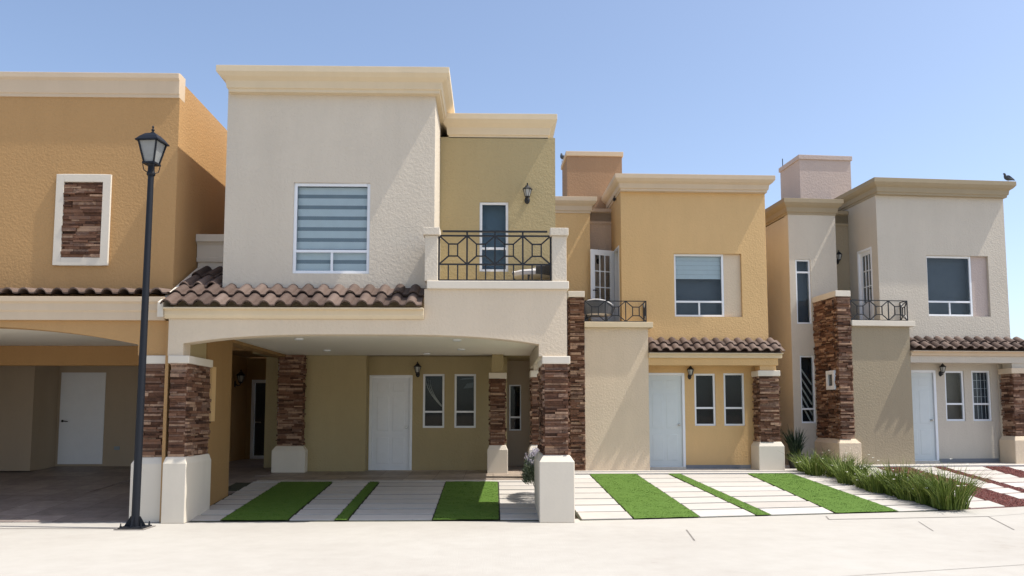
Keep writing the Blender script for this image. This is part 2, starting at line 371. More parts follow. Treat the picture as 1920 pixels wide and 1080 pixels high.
def wall_lantern(root, x, z, y, mtx=None, h=0.36):
    """coach lantern: oval backplate, scroll arm, six-sided glazed body, roof and finial; z is the finial tip"""
    m = (mtx or Matrix.Identity(4)) @ Matrix.Translation((x, y, z)); s = h / 0.36; m = m @ Matrix.Scale(s, 4)
    f = MB(m); cy = -0.115
    f.m = m @ Matrix.Translation((0, 0, -0.29)) @ Matrix.Rotation(R(90), 4, 'X') @ Matrix.Diagonal((1, 1.45, 1, 1))
    f.lathe([(0.048, 0), (0.048, 0.008), (0.036, 0.018), (0.015, 0.022)], n=14); f.m = m
    f.tube([(0, -0.015, -0.29), (0, -0.05, -0.325), (0, -0.10, -0.315), (0, cy, -0.265)], [0.013, 0.012, 0.011, 0.014])
    f.lathe([(0.02, -0.275), (0.045, -0.262), (0.048, -0.25), (0.04, -0.246)], 0, cy, 6)
    f.lathe([(0.088, -0.125), (0.09, -0.115), (0.06, -0.085), (0.04, -0.07), (0.036, -0.055), (0.014, -0.045), (0.012, -0.02), (0.016, -0.012), (0.002, 0)], 0, cy, 6)
    for j in range(6):
        t = 2*math.pi*j/6; c, sn = math.cos(t), math.sin(t)
        f.bar((0.043*c, cy+0.043*sn, -0.248), (0.076*c, cy+0.076*sn, -0.122), 0.009)
    o = f.build('wall_lantern', 'iron', root, smooth=1)
    g = MB(m); g.lathe([(0.038, -0.245), (0.069, -0.126)], 0, cy, 6); g.build('glass', 'clear', o)
    return o

def pier(root, x0, x1, y0, y1, z0, zb, zs, zc, flare=0.07, stem=None, stemmat='cream', basemat='base', sides='flrb', caplip=0.02, base=True):
    """ledgestone pier: plinth with sloped shoulder, stone shaft x0..x1 / y0..y1, plain cap"""
    a, b, c, d = x0-flare, x1+flare, y0-flare, y1+flare; sh = 0.10
    p = MB()
    if base:
        p.box(a, b, c, d, z0, zb - sh)
        p.hexa([(a,c,zb-sh),(b,c,zb-sh),(b,d,zb-sh),(a,d,zb-sh)], [(x0-.025,y0-.025,zb),(x1+.025,y0-.025,zb),(x1+.025,y1+.025,zb),(x0-.025,y1+.025,zb)])
    else: p.box(x0+.005, x1-.005, y0+.005, y1-.005, z0, zb)
    o = p.build('pier', basemat, root, bevel=0.012)
    s = MB(); s.r = 0.1; s.box(x0+.028, x1-.028, y0+.028, y1-.028, zb, zs)
    for k in sides:
        if k == 'f': s.m = front(y0); s.ledger(x0, x1, zb, zs)
        if k == 'b': s.m = Matrix.Translation((0, y1, 0)) @ Matrix.Rotation(R(180), 4, 'Z'); s.ledger(-x1, -x0, zb, zs)
        if k == 'l': s.m = face_left(x0, y0); s.ledger(-(y1-y0), 0, zb, zs)
        if k == 'r': s.m = face_right(x1, y0); s.ledger(0, y1-y0, zb, zs)
    s.build('stone_cladding', 'stone', o)
    q = MB(); q.box(x0-caplip-.02, x1+caplip+.02, y0-caplip-.02, y1+caplip+.02, zs, zc); q.build('cap', basemat, o, bevel=0.012)
    if stem:
        q = MB(); q.box(x0+0.03, x1-0.03, y0+0.03, y1-0.03, zc, stem); q.build('stem', stemmat, o)
    return o

def rail_panel(mb, x0, x1, z0, z1, y, sq=0.26, w=0.014):
    """square held in the middle of a frame by four diagonals"""
    cx, cz = (x0+x1)/2, (z0+z1)/2; hx = (x1-x0)*sq/1.6; hz = (z1-z0)*0.21
    c = [(cx-hx, cz-hz), (cx+hx, cz-hz), (cx+hx, cz+hz), (cx-hx, cz+hz)]
    k = [(x0, z0), (x1, z0), (x1, z1), (x0, z1)]
    for i in range(4):
        a, b = c[i], c[(i+1) % 4]; mb.bar((a[0], y, a[1]), (b[0], y, b[1]), w); mb.bar((a[0], y, a[1]), (k[i][0], y, k[i][1]), w)

CORN = lambda z0, z1, o: [(0.0, z0), (0.02, z0), (0.02, z0+0.05), (0.045, z0+0.06), (0.06, z0+0.45*(z1-z0)), (o*0.72, z1-0.16), (o, z1-0.10), (o, z1)]

# ------------------------------------------------------------------ ground, street, lots
KERB = [(-60, 12.72), (1.2, 12.72), (2.25, 12.84), (4.22, 13.22), (5.71, 13.52), (7.22, 13.80), (8.15, 14.10), (9.33, 14.50), (14, 16.4), (24, 21.5), (60, 42)]
def kerb(x):
    for (a, b), (c, d) in zip(KERB, KERB[1:]):
        if a <= x <= c: return b + (d-b)*(x-a)/(c-a)
    return KERB[-1][1]
g = MB(); g.add([(-3000,-3000,-0.06),(3000,-3000,-0.06),(3000,3000,-0.06),(-3000,3000,-0.06)], [(0,1,2,3)])
tag(g.build('ground', 'earth'), kind='structure')
g = MB(); xs = [k[0] for k in KERB]
for a, b in zip(KERB, KERB[1:]):
    g.add([(a[0], -14, 0), (b[0], -14, 0), (b[0], b[1]+0.25, 0), (a[0], a[1]+0.25, 0)], [(0,1,2,3)])
tag(g.build('street', 'concrete', smooth=0), 'broad sunlit pale concrete street', kind='structure')
g = MB()
def groove(pts, w=0.018):
    for p, q in zip(pts, pts[1:]):
        p, q = Vector((*p, 0.004)), Vector((*q, 0.004)); n = Vector((-(q-p).y, (q-p).x, 0)).normalized()*w/2
        g.add([p-n, q-n, q+n, p+n], [(0,1,2,3)])
groove([(-30, 12.06), (-9, 12.09), (-5.25, 12.0)], 0.035)
groove([(5.17, 12.80), (5.29, 13.2)], 0.02); groove([(5.17, 12.80), (7.85, 13.12)], 0.045); groove([(7.85, 13.12), (7.3, 11.6)], 0.018); groove([(6.42, 12.52), (6.1, 11.5)], 0.012)
groove([(2.71, 11.7), (2.58, 10.7)], 0.02); groove([(7.85, 13.12), (12, 14.9)], 0.012); groove([(-30, 8.2), (3, 8.2), (9, 9.8), (16, 13.0)], 0.010)
for x in (9.6, 12.5): groove([(x, kerb(x)-0.05), (x+0.1, 8.2 if x < 5 else 11.5)], 0.008)
tag(g.build('street_joints', 'groove'), kind='structure')

def slab_rows(mb, x0f, x1f, x0n, x1n, yf, ynf, zf, zn, rows, gap=0.09, th=0.035, skip=0):
    """rows of slabs between far line y=yf and a near line given by function ynf(x); x at far / near end"""
    for i in range(rows):
        t0, t1 = i/rows, (i+1)/rows; P = []
        for (tt, e) in ((t1, -1), (t0, 1)):
            for (xf, xn, s) in ((x0f, x0n, 1), (x1f, x1n, -1)):
                x = xf + (xn-xf)*tt; L = yf - ynf(xn); y = yf - L*tt - e*gap/2; z = zf + (zn-zf)*tt
                P.append((x + s*0.012, y, z))
        a, b, c, d = P[0], P[1], P[3], P[2]
        j = rnd.uniform(-.003, .003); q = rnd.random()
        T = [(p[0], p[1], p[2]+0.012+j) for p in (a, b, c, d)]; B = [(p[0], p[1], p[2]+0.012-th) for p in (a, b, c, d)]
        mb.hexa(B, T, q)
def strip(mb, x0f, x1f, x0n, x1n, yf, ynf, zf, zn, dz, nx=10, ny=60, rough=0.006):
    vs = []; fs = []
    for j in range(ny+1):
        for i in range(nx+1):
            t = j/ny; u = i/nx; xn = x0n + (x1n-x0n)*u; x = (x0f + (x1f-x0f)*u)*(1-t) + xn*t
            y = yf + (ynf(xn) - yf)*t; e = 0 if 0 < i < nx else 0.01
            vs.append((x + rnd.uniform(-e, e), y, zf + (zn-zf)*t + dz + rnd.uniform(0, rough)))
    for j in range(ny):
        for i in range(nx): fs.append((j*(nx+1)+i, (j+1)*(nx+1)+i, (j+1)*(nx+1)+i+1, j*(nx+1)+i+1))
    for f in fs: mb.add([vs[k] for k in f], [(0,1,2,3)], rnd.uniform(0.3, 0.7))
    return mb
def blades(mb, n, x0f, x1f, x0n, x1n, yf, ynf, zf, zn, h=0.022):
    for _ in range(n):
        t = rnd.random(); u = rnd.random(); xn = x0n+(x1n-x0n)*u; x = (x0f+(x1f-x0f)*u)*(1-t)+xn*t; y = yf+(ynf(xn)-yf)*t; z = zf+(zn-zf)*t
        a = rnd.uniform(0, 6.28); c, s = math.cos(a)*0.007, math.sin(a)*0.007; l = rnd.uniform(.6, 1.2)*h
        mb.add([(x-c, y-s, z), (x+c, y+s, z), (x+rnd.uniform(-.012,.012), y+rnd.uniform(-.012,.012), z+l)], [(0,1,2)], rnd.random())

# --- lot of the tall cream house (carport ramp)
YN = lambda x: 12.74
g = MB(); g.add([(-4.98,12.72,0.0),(1.2,12.72,0.0),(1.2,16.32,0.30),(-4.98,16.32,0.30)], [(0,1,2,3)]); g.add([(-4.98,12.72,-.05),(1.2,12.72,-.05),(1.2,12.72,0.0),(-4.98,12.72,0.0)], [(0,1,2,3)])
tag(g.build('ramp_bed', 'joint'), kind='structure')
g = MB(); 
for a, b in ((-4.66,-4.12), (-3.10,-2.40), (-2.20,-0.92), (0.10,1.16)): slab_rows(g, a, b, a, b, 16.25, YN, 0.295, 0.01, 8, gap=0.12)
g.box(-4.66, 1.16, 16.31, 16.62, 0.2, 0.315, 0.6)
tag(g.build('driveway_paving', 'slab', bevel=0.006), kind='structure')
g = MB()
for a, b in ((-4.11,-3.11), (-2.39,-2.21), (-0.91,0.09)):
    strip(g, a, b, a, b, 16.3, YN, 0.30, 0.01, 0.014); blades(g, int(9000*(b-a)), a, b, a, b, 16.3, YN, 0.315, 0.025, h=.007)
tag(g.build('lawn', 'turf', smooth=2), 'green artificial turf strips shaded under the carport', 'lawn', kind='stuff')
g = MB(); g.box(-4.66, 1.3, 16.62, 18.05, 0.2, 0.325); g.add([(-4.66,18.05,0.325),(1.3,18.05,0.325),(1.3,18.9,0.35),(-4.66,18.9,0.35)], [(0,1,2,3)]); g.box(-4.3, 1.3, 18.9, 19.6, 0.2, 0.35); g.box(0.2, 1.3, 19.6, 24, .2, .35)
tag(g.build('porch_floor', 'porch_tile'), kind='structure')
g = MB(); g.add([(-4.98,14.95,0.20),(-4.67,14.95,0.20),(-4.67,17.6,0.33),(-4.98,17.6,0.33)], [(0,1,2,3)]); g.add([(-7.302,15.0,0.20),(-4.98,15.0,0.20),(-4.98,19,0.36),(-7.302,19,0.36)], [(0,1,2,3)]); g.box(-7.3, -4.31, 19.0, 24.6, 0.2, 0.36); g.box(-4.98, -4.67, 17.6, 19.0, .2, .34)
def pad(x0, x1, y0, z0, y1, z1): g.hexa([(x0,y0,-.05),(x1,y0,-.05),(x1,y1,-.05),(x0,y1,-.05)], [(x0,y0,z0),(x1,y0,z0),(x1,y1,z1),(x0,y1,z1)])
pad(-14, -5.0, 12.73, 0.012, 15.0, 0.2); pad(-14, -7.302, 15.002, 0.2, 19.4, 0.48)
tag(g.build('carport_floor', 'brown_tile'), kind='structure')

# --- houses' frames
H3 = (Vector((1.912, 18.671, 0.0)), 0.0232); H4 = (Vector((8.243, 19.146, 0.105)), R(4.5))
def tow(H, x, y):
    c, s = math.cos(H[1]), math.sin(H[1]); return H[0].x + c*x - s*y, H[0].y + s*x + c*y
def toloc(H, X, Y):
    c, s = math.cos(H[1]), math.sin(H[1]); a, b = X-H[0].x, Y-H[0].y; return c*a + s*b, -s*a + c*b
def kerb_loc(H):
    def f(x):
        y = -5.0
        for _ in range(20):
            X, Y = tow(H, x, y); y += (kerb(X) - Y)
        return y + 0.02
    return f
# lot of the mustard house
K3 = kerb_loc(H3); m3 = Matrix.Translation(H3[0]) @ Matrix.Rotation(H3[1], 4, 'Z')
g = MB(m3); xs = [-0.72, 0.5, 1.5, 2.5, 3.5, 4.5, 5.2, 6.1]
for a, b in zip(xs, xs[1:]): g.add([(a,K3(a),0.0),(b,K3(b),0.0),(b,-0.62,0.315),(a,-0.62,0.315)], [(0,1,2,3)])
tag(g.build('ramp_bed', 'joint'), kind='structure')
g = MB(m3)
for (a, b, c, d) in ((-0.70,0.16,-0.70,0.12), (1.18,1.88,1.20,2.16), (2.15,3.62,2.41,3.54), (4.61,5.42,4.70,5.50)):
    slab_rows(g, a, b, c, d, -0.66, K3, 0.315, 0.005, 8, gap=0.12)
g.box(-0.70, 5.7, -0.61, -0.28, 0.2, 0.345, 0.7)
tag(g.build('driveway_paving', 'slab', bevel=0.006), kind='structure')
g = MB(m3)
for (a, b, c, d) in ((0.165,1.175,0.125,1.195), (1.885,2.145,2.165,2.405), (3.625,4.605,3.545,4.695), (5.43,6.05,5.51,6.05)):
    strip(g, a, b, c, d, -0.63, K3, 0.318, 0.004, 0.014); blades(g, int(9000*(b-a)), a, b, c, d, -0.63, K3, 0.333, 0.02, h=.007)
tag(g.build('lawn', 'turf', smooth=2), 'sunlit green artificial turf strips in the open driveway', 'lawn', kind='stuff')
g = MB(m3); g.box(-0.70, 5.7, -0.28, 0.56, 0.15, 0.365); g.box(4.7, 5.7, .56, 4, .15, .365)
tag(g.build('porch_floor', 'slab'), kind='structure')
# lot of the pale house at the right
K4 = kerb_loc(H4); m4 = Matrix.Translation((H4[0].x, H4[0].y, 0)) @ Matrix.Rotation(H4[1], 4, 'Z')
g = MB(m4); xs = [-0.6, 0.5, 1.5, 2.5, 3.5, 4.5, 5.5, 7]
for a, b in zip(xs, xs[1:]): g.add([(a,K4(a),0.0),(b,K4(b),0.0),(b,-0.5,0.42),(a,-0.5,0.42)], [(0,1,2,3)])
tag(g.build('ramp_bed', 'gravelbed'), kind='structure')
s4 = [(-0.45,0.35), (1.15,1.72), (1.98,2.9), (3.5,5.2)]
g = MB(m4)
for (a, b) in s4: slab_rows(g, a, b, a, b, -0.52, K4, 0.42, 0.005, 8, gap=0.12)
g.box(-0.55, 7, -0.48, 0.56, 0.2, 0.46, 0.6)
tag(g.build('driveway_paving', 'slab', bevel=0.006), kind='structure')
g = MB(m4)
for (a, b) in ((0.36,1.14), (1.73,1.97), (2.91,3.49)):
    for _ in range(int(5200*(b-a))):
        x = rnd.uniform(a, b); t = rnd.random(); y = -0.52 + (K4(x)+0.52)*t; z = 0.42*(1-t) + 0.012; r = rnd.uniform(0.008, 0.02)
        o = [Vector((rnd.uniform(.6,1.2)*r*dx, rnd.uniform(.6,1.2)*r*dy, rnd.uniform(.5,1)*r*dz)) + Vector((x, y, z)) for dx, dy, dz in ((1,0,0),(0,1,0),(-1,0,0),(0,-1,0),(0,0,1))]
        q = rnd.random(); g.add(o, [(0,1,4),(1,2,4),(2,3,4),(3,0,4)], q)
tag(g.build('gravel', 'gravel'), 'dark red lava gravel between pale slabs in front of the right house', 'gravel', kind='stuff')

# ================================================================== tan house at the left edge
h1 = empty('house', (-7.5, 12.9, 0), shift=True)
tag(h1, 'tan stucco house with a white framed stone panel on its upper wall', 'house', 'terraced houses along the street')
b = MB(); b.wall(-12.5, -5.12, 3.42, 6.78, 13.2, 0.2); b.m = face_right(-5.12, 13.2); b.wall(0.2, 4.9, 3.0, 7.05, 0, 0.2); b.m = Matrix.Identity(4)
b.box(-12.5, -5.14, 13.42, 18.1, 6.7, 6.85); b.box(-12.5, -5.33, 17.9, 18.1, 3.0, 6.7)
b.build('wall', 'tan', h1)
b = MB(); b.mould(-12.5, -5.118, 13.2, [(0.0,6.75),(0.02,6.75),(0.02,6.80),(0.035,6.81),(0.04,7.02),(0.06,7.04),(0.075,7.06),(0.075,7.14),(0.0,7.16)], 13.42)
b.build('cornice', 'beige', h1, bevel=0.004)
b = MB(); X0, X1, Z0, Z1 = -7.02, -6.15, 3.98, 5.46; fw = 0.125; y = 13.155
b.box(X0, X0+fw, y, 13.198, Z0, Z1); b.box(X1-fw, X1, y, 13.198, Z0, Z1); b.box(X0+fw, X1-fw, y, 13.198, Z0, Z0+fw); b.box(X0+fw, X1-fw, y, 13.198, Z1-fw, Z1)
fr = b.build('panel_frame', 'base', h1, bevel=0.006)
b = MB(front(13.19)); b.ledger(X0+fw, X1-fw, Z0+fw, Z1-fw); b.build('stone_panel', 'stone', fr)
b = MB(); b.tiles(-12.5, -4.99, 12.66, 3.42, 13.19, 3.52, 1); b.build('roof_tiles', 'tile', h1, smooth=1)
b = MB(); b.mould(-12.5, -5.03, 12.72, [(0.0,3.05),(0.03,3.05),(0.03,3.17),(0.055,3.20),(0.055,3.30),(0.09,3.33),(0.09,3.405)], 13.19)
b.build('fascia', 'beige', h1, bevel=0.004)
def arch(mb, xs, zf, ztop, y0, y1):
    for a, c in zip(xs, xs[1:]):
        mb.hexa([(a,y0,zf(a)),(c,y0,zf(c)),(c,y1,zf(c)),(a,y1,zf(a))], [(a,y0,ztop),(c,y0,ztop),(c,y1,ztop),(a,y1,ztop)])
b = MB(); N_ = 28
zf1 = lambda x: 2.67 + 0.29*(1 - min(1, abs((x+8.3)/2.9))**2.2)
arch(b, [-11.2 + 5.76*i/N_ for i in range(N_+1)], zf1, 3.048, 12.75, 13.05)
b.box(-5.44, -5.0, 12.75, 13.05, 2.51, 3.048); b.build('carport_beam', 'tan', h1)
b = MB(); b.box(-4.985, -4.935, 12.66, 13.6, 0.0, 3.03); b.build('joint_strip', 'tan', h1)
b = MB(); b.box(-12.5, -4.95, 13.06, 15.0, 2.97, 2.995); b.box(-12.5, -7.3, 15.002, 19.2, 2.97, 2.995); b.box(-7.298, -6.0, 15.002, 16.49, 2.97, 2.995); b.build('ceiling', 'white_ceiling', h1)
b = MB(); b.box(-11.3, -5.3, 16.5, 16.7, 2.58, 2.966); b.build('inner_beam', 'tan', h1)
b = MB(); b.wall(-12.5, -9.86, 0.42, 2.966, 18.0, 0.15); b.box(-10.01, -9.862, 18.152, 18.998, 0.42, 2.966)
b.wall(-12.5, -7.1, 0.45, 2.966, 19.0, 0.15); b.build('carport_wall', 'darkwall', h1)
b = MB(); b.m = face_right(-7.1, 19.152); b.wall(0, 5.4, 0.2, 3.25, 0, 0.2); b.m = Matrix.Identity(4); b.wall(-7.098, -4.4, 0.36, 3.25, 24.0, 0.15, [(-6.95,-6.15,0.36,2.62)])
b.box(-7.3, -4.36, 14.42, 24.3, 3.27, 3.4); b.box(-11.45, -11.25, 12.9, 19.1, 0, 2.966); b.build('passage_wall', 'tan_shaded', h1)  # passage roof slab and outer left wall added to keep daylight out
b = MB(front(12.75)); pier(h1, -5.37, -4.995, 12.75, 13.55, 0.0, 0.97, 2.38, 2.51, flare=0.08, sides='fl')
panel_door(h1, -9.8, -8.8, 0.49, 2.57, 18.95, 'left', mat='white_paint', kmat='iron', panels=False, lever=True, frame=False)
b = MB(); b.box(-8.55, -8.43, 18.985, 18.999, 0.82, 0.90); b.build('socket', 'blind_dark', h1)
b = MB(); x0, x1, z0, z1, y = -6.95, -6.15, 0.36, 2.62, 24.0
b.box(x0, x0+.09, y-.02, y+.06, z0, z1); b.box(x1-.09, x1, y-.02, y+.06, z0, z1); b.box(x0+.09, x1-.09, y-.02, y+.06, z1-.09, z1); b.box(x0+.09, x1-.09, y-.02, y+.06, z0, z0+.09)
gd = b.build('glass_door', 'white_alu', h1); b = MB(); b.box(x0+.09, x1-.09, y+.01, y+.016, z0+.09, z1-.09); b.build('pane', 'glass', gd); b = MB(); b.box(x0, x1, y+.3, y+.32, z0, z1); b.build('room', 'dark', gd)
b = MB(); b.tube([(x0+.14, y-.03, 1.4), (x0+.14, y-.06, 1.4), (x0+.3, y-.06, 1.4)], 0.014); b.build('door_handle', 'steel', gd)
wall_lantern(h1, 0, 0, 0, face_right(-7.1, 22.9, 2.86), h=0.5)

# ================================================================== tall cream house with the carport
h2 = empty('house', (-1.9, 12.6, 0), shift=True)
tag(h2, 'tall cream two-storey house with an arched carport and a zebra-striped window blind', 'house', 'terraced houses along the street')
WX0, WX1 = -4.335, -0.96
b = MB(); b.wall(WX0, WX1, 2.96, 6.95, 13.2, 0.2, [(-3.235,-2.0,3.87,5.36)])
b.m = face_right(WX1, 13.2); b.wall(0.2, 5.0, 2.96, 6.9, 0, 0.2); b.m = face_left(WX0, 18.2); b.wall(0, 4.8, 2.96, 6.9, 0, 0.2); b.m = Matrix.Identity(4)
b.box(WX0, WX1, 18.2, 18.4, 2.96, 6.9)
b.build('wall', 'cream', h2)
b = MB(); b.ring(WX0+0.06, WX1+0.06, 13.10, 18.4, CORN(6.82, 7.20, 0.18)); b.build('cornice', 'buff', h2, bevel=0.005)
window(h2, -3.235, -2.0, 3.87, 5.36, 13.2, bars=(4.24,), split=(-2.61, 4.24), blind='zebra', back='slate')
# balcony storey on the right
b = MB(); b.wall(WX1+0.002, 1.105, 3.42, 6.58, 14.5, 0.2, [(-0.25,0.265,4.14,5.40)]); b.m = face_right(1.105, 14.5); b.wall(0.2, 3.9, 2.96, 6.58, 0, 0.2); b.m = Matrix.Identity(4)
b.box(WX1+.002, 1.105, 18.2, 18.4, 2.96, 6.58)
b.build('wall', 'khaki', h2)
b = MB(); b.ring(WX1+0.172, 0.965, 14.52, 18.4, CORN(6.56, 6.97, 0.17)); b.build('cornice', 'buff', h2, bevel=0.005)
window(h2, -0.25, 0.265, 4.14, 5.40, 14.5, bars=(4.56,), back='slateblue', fw=0.045)
wall_lantern(h2, 0.60, 5.72, 14.5)
b = MB(); b.box(-1.05, 1.12, 13.21, 14.498, 3.36, 3.55); b.build('balcony_floor', 'khaki', h2)
# front face of the balcony and carport beam
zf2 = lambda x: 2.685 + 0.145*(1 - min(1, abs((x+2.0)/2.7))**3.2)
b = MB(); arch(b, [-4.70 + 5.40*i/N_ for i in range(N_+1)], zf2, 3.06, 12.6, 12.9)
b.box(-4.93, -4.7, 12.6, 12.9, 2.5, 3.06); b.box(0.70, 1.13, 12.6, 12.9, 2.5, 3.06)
b.box(-1.06, 1.13, 12.6, 12.8, 3.06, 3.53); b.build('carport_beam', 'cream_bounce', h2)
b = MB(); b.box(-1.02, 1.16, 12.55, 12.86, 3.532, 3.655); b.build('balcony_sill', 'base', h2, bevel=0.01)
for (a, c) in ((-1.06, -0.86), (0.905, 1.13)):
    b = MB(); b.box(a, c, 12.602, 13.19 if a < 0 else 12.85, 3.657, 4.37); b.box(a-.03, c+.03, 12.56, 12.89, 4.372, 4.49); b.build('balcony_post', 'cream', h2, bevel=0.008)
b = MB(); b.box(1.0, 1.13, 12.852, 14.49, 3.53, 4.30); b.build('balcony_side_wall', 'cream', h2)
b = MB(); y = 12.70; x0, x1 = -0.845, 0.89; zb, zm, zt, zh = 3.685, 3.935, 4.385, 4.455; n = 4; dx = (x1-x0)/n
for z in (zb, zm, zt): b.bar((x0, y, z), (x1, y, z), 0.024)
b.box(x0+0.05, x1-0.05, y-0.022, y+0.022, zh-0.012, zh+0.012)
for i in range(n+1):
    x = x0 + dx*i; b.bar((x, y, zb), (x, y, zh if 0 < i < n else zt), 0.026)
    if i < n:
        rail_panel(b, x, x+dx, zm, zt, y, w=0.021)
        for k in (1/3, 2/3): b.bar((x+dx*k, y, zb), (x+dx*k, y, zm), 0.020)
b.build('balcony_railing', 'iron', h2)
# tile eave
b = MB(); b.tiles(-5.0, -1.09, 12.44, 3.215, 13.20, 3.62, 2); b.tiles(-5.0, -4.34, 13.16, 3.60, 14.18, 4.08, 2); b.build('roof_tiles', 'tile', h2, smooth=1)
b = MB(); b.mould(-4.98, -1.062, 12.598, [(0.0,3.062),(0.03,3.062),(0.06,3.10),(0.07,3.12),(0.07,3.195),(0.14,3.20),(0.14,3.225)], 12.9)
b.hexa([(-4.98,12.9,3.065),(-1.064,12.9,3.065),(-1.064,13.198,3.065),(-4.98,13.198,3.065)], [(-4.98,12.9,3.40),(-1.064,12.9,3.40),(-1.064,13.198,3.56),(-4.98,13.198,3.56)])
b.hexa([(-4.98,13.2,3.065),(-4.34,13.2,3.065),(-4.34,14.19,3.065),(-4.98,14.19,3.065)], [(-4.98,13.2,3.56),(-4.34,13.2,3.56),(-4.34,14.19,4.0),(-4.98,14.19,4.0)])
b.build('fascia', 'buff', h2, bevel=0.004)
b = MB(); b.hexa([(-5.07,12.5,3.08),(-4.985,12.5,3.08),(-4.985,14.2,3.5),(-5.07,14.2,3.5)], [(-5.07,12.5,3.30),(-4.985,12.5,3.30),(-4.985,14.2,4.16),(-5.07,14.2,4.16)]); b.build('eave_edge', 'base', h2)
b = MB(); b.wall(-5.1, -4.337, 3.6, 4.4, 14.2, 0.2); b.mould(-5.11, -4.337, 14.2, [(0,4.23),(0.03,4.23),(0.04,4.28),(0.04,4.30),(0.02,4.31),(0.03,4.52),(0.06,4.56),(0.10,4.575),(0.10,4.70)], 14.4); b.build('parapet', 'base', h2, bevel=0.003)
# carport inside
b = MB(); b.box(-4.66, 1.12, 12.902, 18.78, 2.955, 2.985); b.build('ceiling', 'white_ceiling', h2)
for (x, y) in ((-3.44,14.65), (-3.45,17.2), (-0.65,14.8), (-0.66,16.9), (-1.46,18.1)):
    b = MB(); b.lathe([(0.05, 2.928), (0.07, 2.925), (0.08, 2.935), (0.08, 2.954)], x, y, 18); b.build('downlight', 'white_alu', h2, smooth=1)
b = MB(); b.box(-4.93, -4.68, 13.604, 14.9, 0.02, 3.05); b.build('side_wall', 'tan_shaded', h2); b = MB(); b.box(-4.90, -4.695, 12.902, 13.602, 2.502, 2.953); b.build('pier_head', 'khaki', h2); b = MB(); b.box(-4.93, -4.665, 14.9, 18.8, 2.90, 3.05); b.build('side_beam', 'tan_shaded', h2)
b = MB(); b.box(-4.674, -4.63, 13.73, 13.92, 1.5, 2.4); b.build('meter_box', 'mustard', h2)
b = MB(); b.box(0.83, 1.10, 12.91, 18.78, 2.66, 2.953); b.build('side_beam', 'cream', h2)
pier(h2, -4.87, -4.63, 12.6, 13.6, 0.0, 0.98, 2.38, 2.50, flare=0.055, sides='frb')
pier(h2, 0.785, 1.135, 12.6, 13.95, 0.0, 1.0, 2.38, 2.50, flare=0.09, sides='flrb')
pier(h2, 0.80, 1.10, 17.0, 17.4, 0.3, 1.0, 2.38, 2.52, flare=0.07, stem=2.66, sides='flrb')
# recessed ground floor: bump wall, stone strip, door wall
by = 18.8; ox = -4.42
b = MB(); b.box(-4.25, -2.88, by, by+0.58, 0.33, 2.953); b.build('wall', 'khaki', h2)
b = MB(); b.wall(-2.878, 0.32, 0.34, 2.953, by+0.32, 0.2, [(-2.85,-1.86,0.34,2.52),(-1.62,-1.125,1.31,2.55),(-0.895,-0.40,1.31,2.55)]); b.box(0.12, 0.32, by+.522, by+2.6, .34, 2.953); b.build('wall', 'khaki', h2)
b = MB(); b.wall(-5.45, -4.26, 0.34, 3.1, by+1.15, 0.2, [(-5.16,-4.76,1.36,2.95)]); b.build('wall', 'khaki', h2)
b = MB(); b.wall(0.322, 1.6, 0.33, 2.953, by+1.9, 0.2, [(0.30+.1,0.70,1.22,2.36)]); b.build('wall', 'darkwall', h2)
b = MB(); b.box(-5.45, 1.6, by, 24.2, 2.99, 3.1); b.build('upper_floor', 'khaki', h2)
window(h2, -5.16, -4.76, 1.36, 2.95, by+1.15, bars=(1.68,), fw=0.045)
window(h2, 0.40, 0.70, 1.22, 2.36, by+1.9, bars=(1.55,), fw=0.03)
pier(h2, -4.80, -4.26, by-0.16, by+0.3, 0.32, 0.92, 2.952, 2.953, flare=0.10, sides='flr', caplip=-.03)
d = panel_door(h2, -2.85, -1.86, 0.345, 2.52, by+0.33, 'right', mat='white_paint')
for (a, c) in ((-1.62,-1.125), (-0.895,-0.40)):
    wn = window(h2, a, c, 1.31, 2.55, by+0.32, bars=(1.68,), fw=0.045)
    if a < -1:
        b = MB()
        for k in range(3):
            P = []; o = 0.05*k
            for i in range(9):
                t = i/8; P.append((a+0.05+o + (c-a-0.12-o)*t**1.5*1.0, 2.48-0.02*k - (0.66-0.03*k)*t**0.8))
            for (p, q) in zip(P, P[1:]): b.add([(p[0],by+.46,p[1]-.035),(q[0],by+.46,q[1]-.03),(q[0],by+.475,q[1]),(p[0],by+.475,p[1])], [(0,1,2,3)])
        b.build('curtain', 'curtain', wn)
    else:
        b = MB(); b.add([(a+.2,by+.46,2.22),(c-.07,by+.46,2.24),(c-.06,by+.46,2.36),(a+.28,by+.47,2.33)], [(0,1,2,3)]); b.add([(a+.1,by+.46,2.42),(c-.05,by+.46,2.44),(c-.05,by+.46,2.475),(a+.2,by+.47,2.46)], [(0,1,2,3)]); b.build('curtain', 'slate', wn)
wall_lantern(h2, -1.74, 2.83, by+0.32)
pier(h2, -0.06, 0.255, by-0.45, by-0.1, 0.32, 0.94, 2.41, 2.54, flare=0.07, stem=2.953, stemmat='khaki', sides='flr')

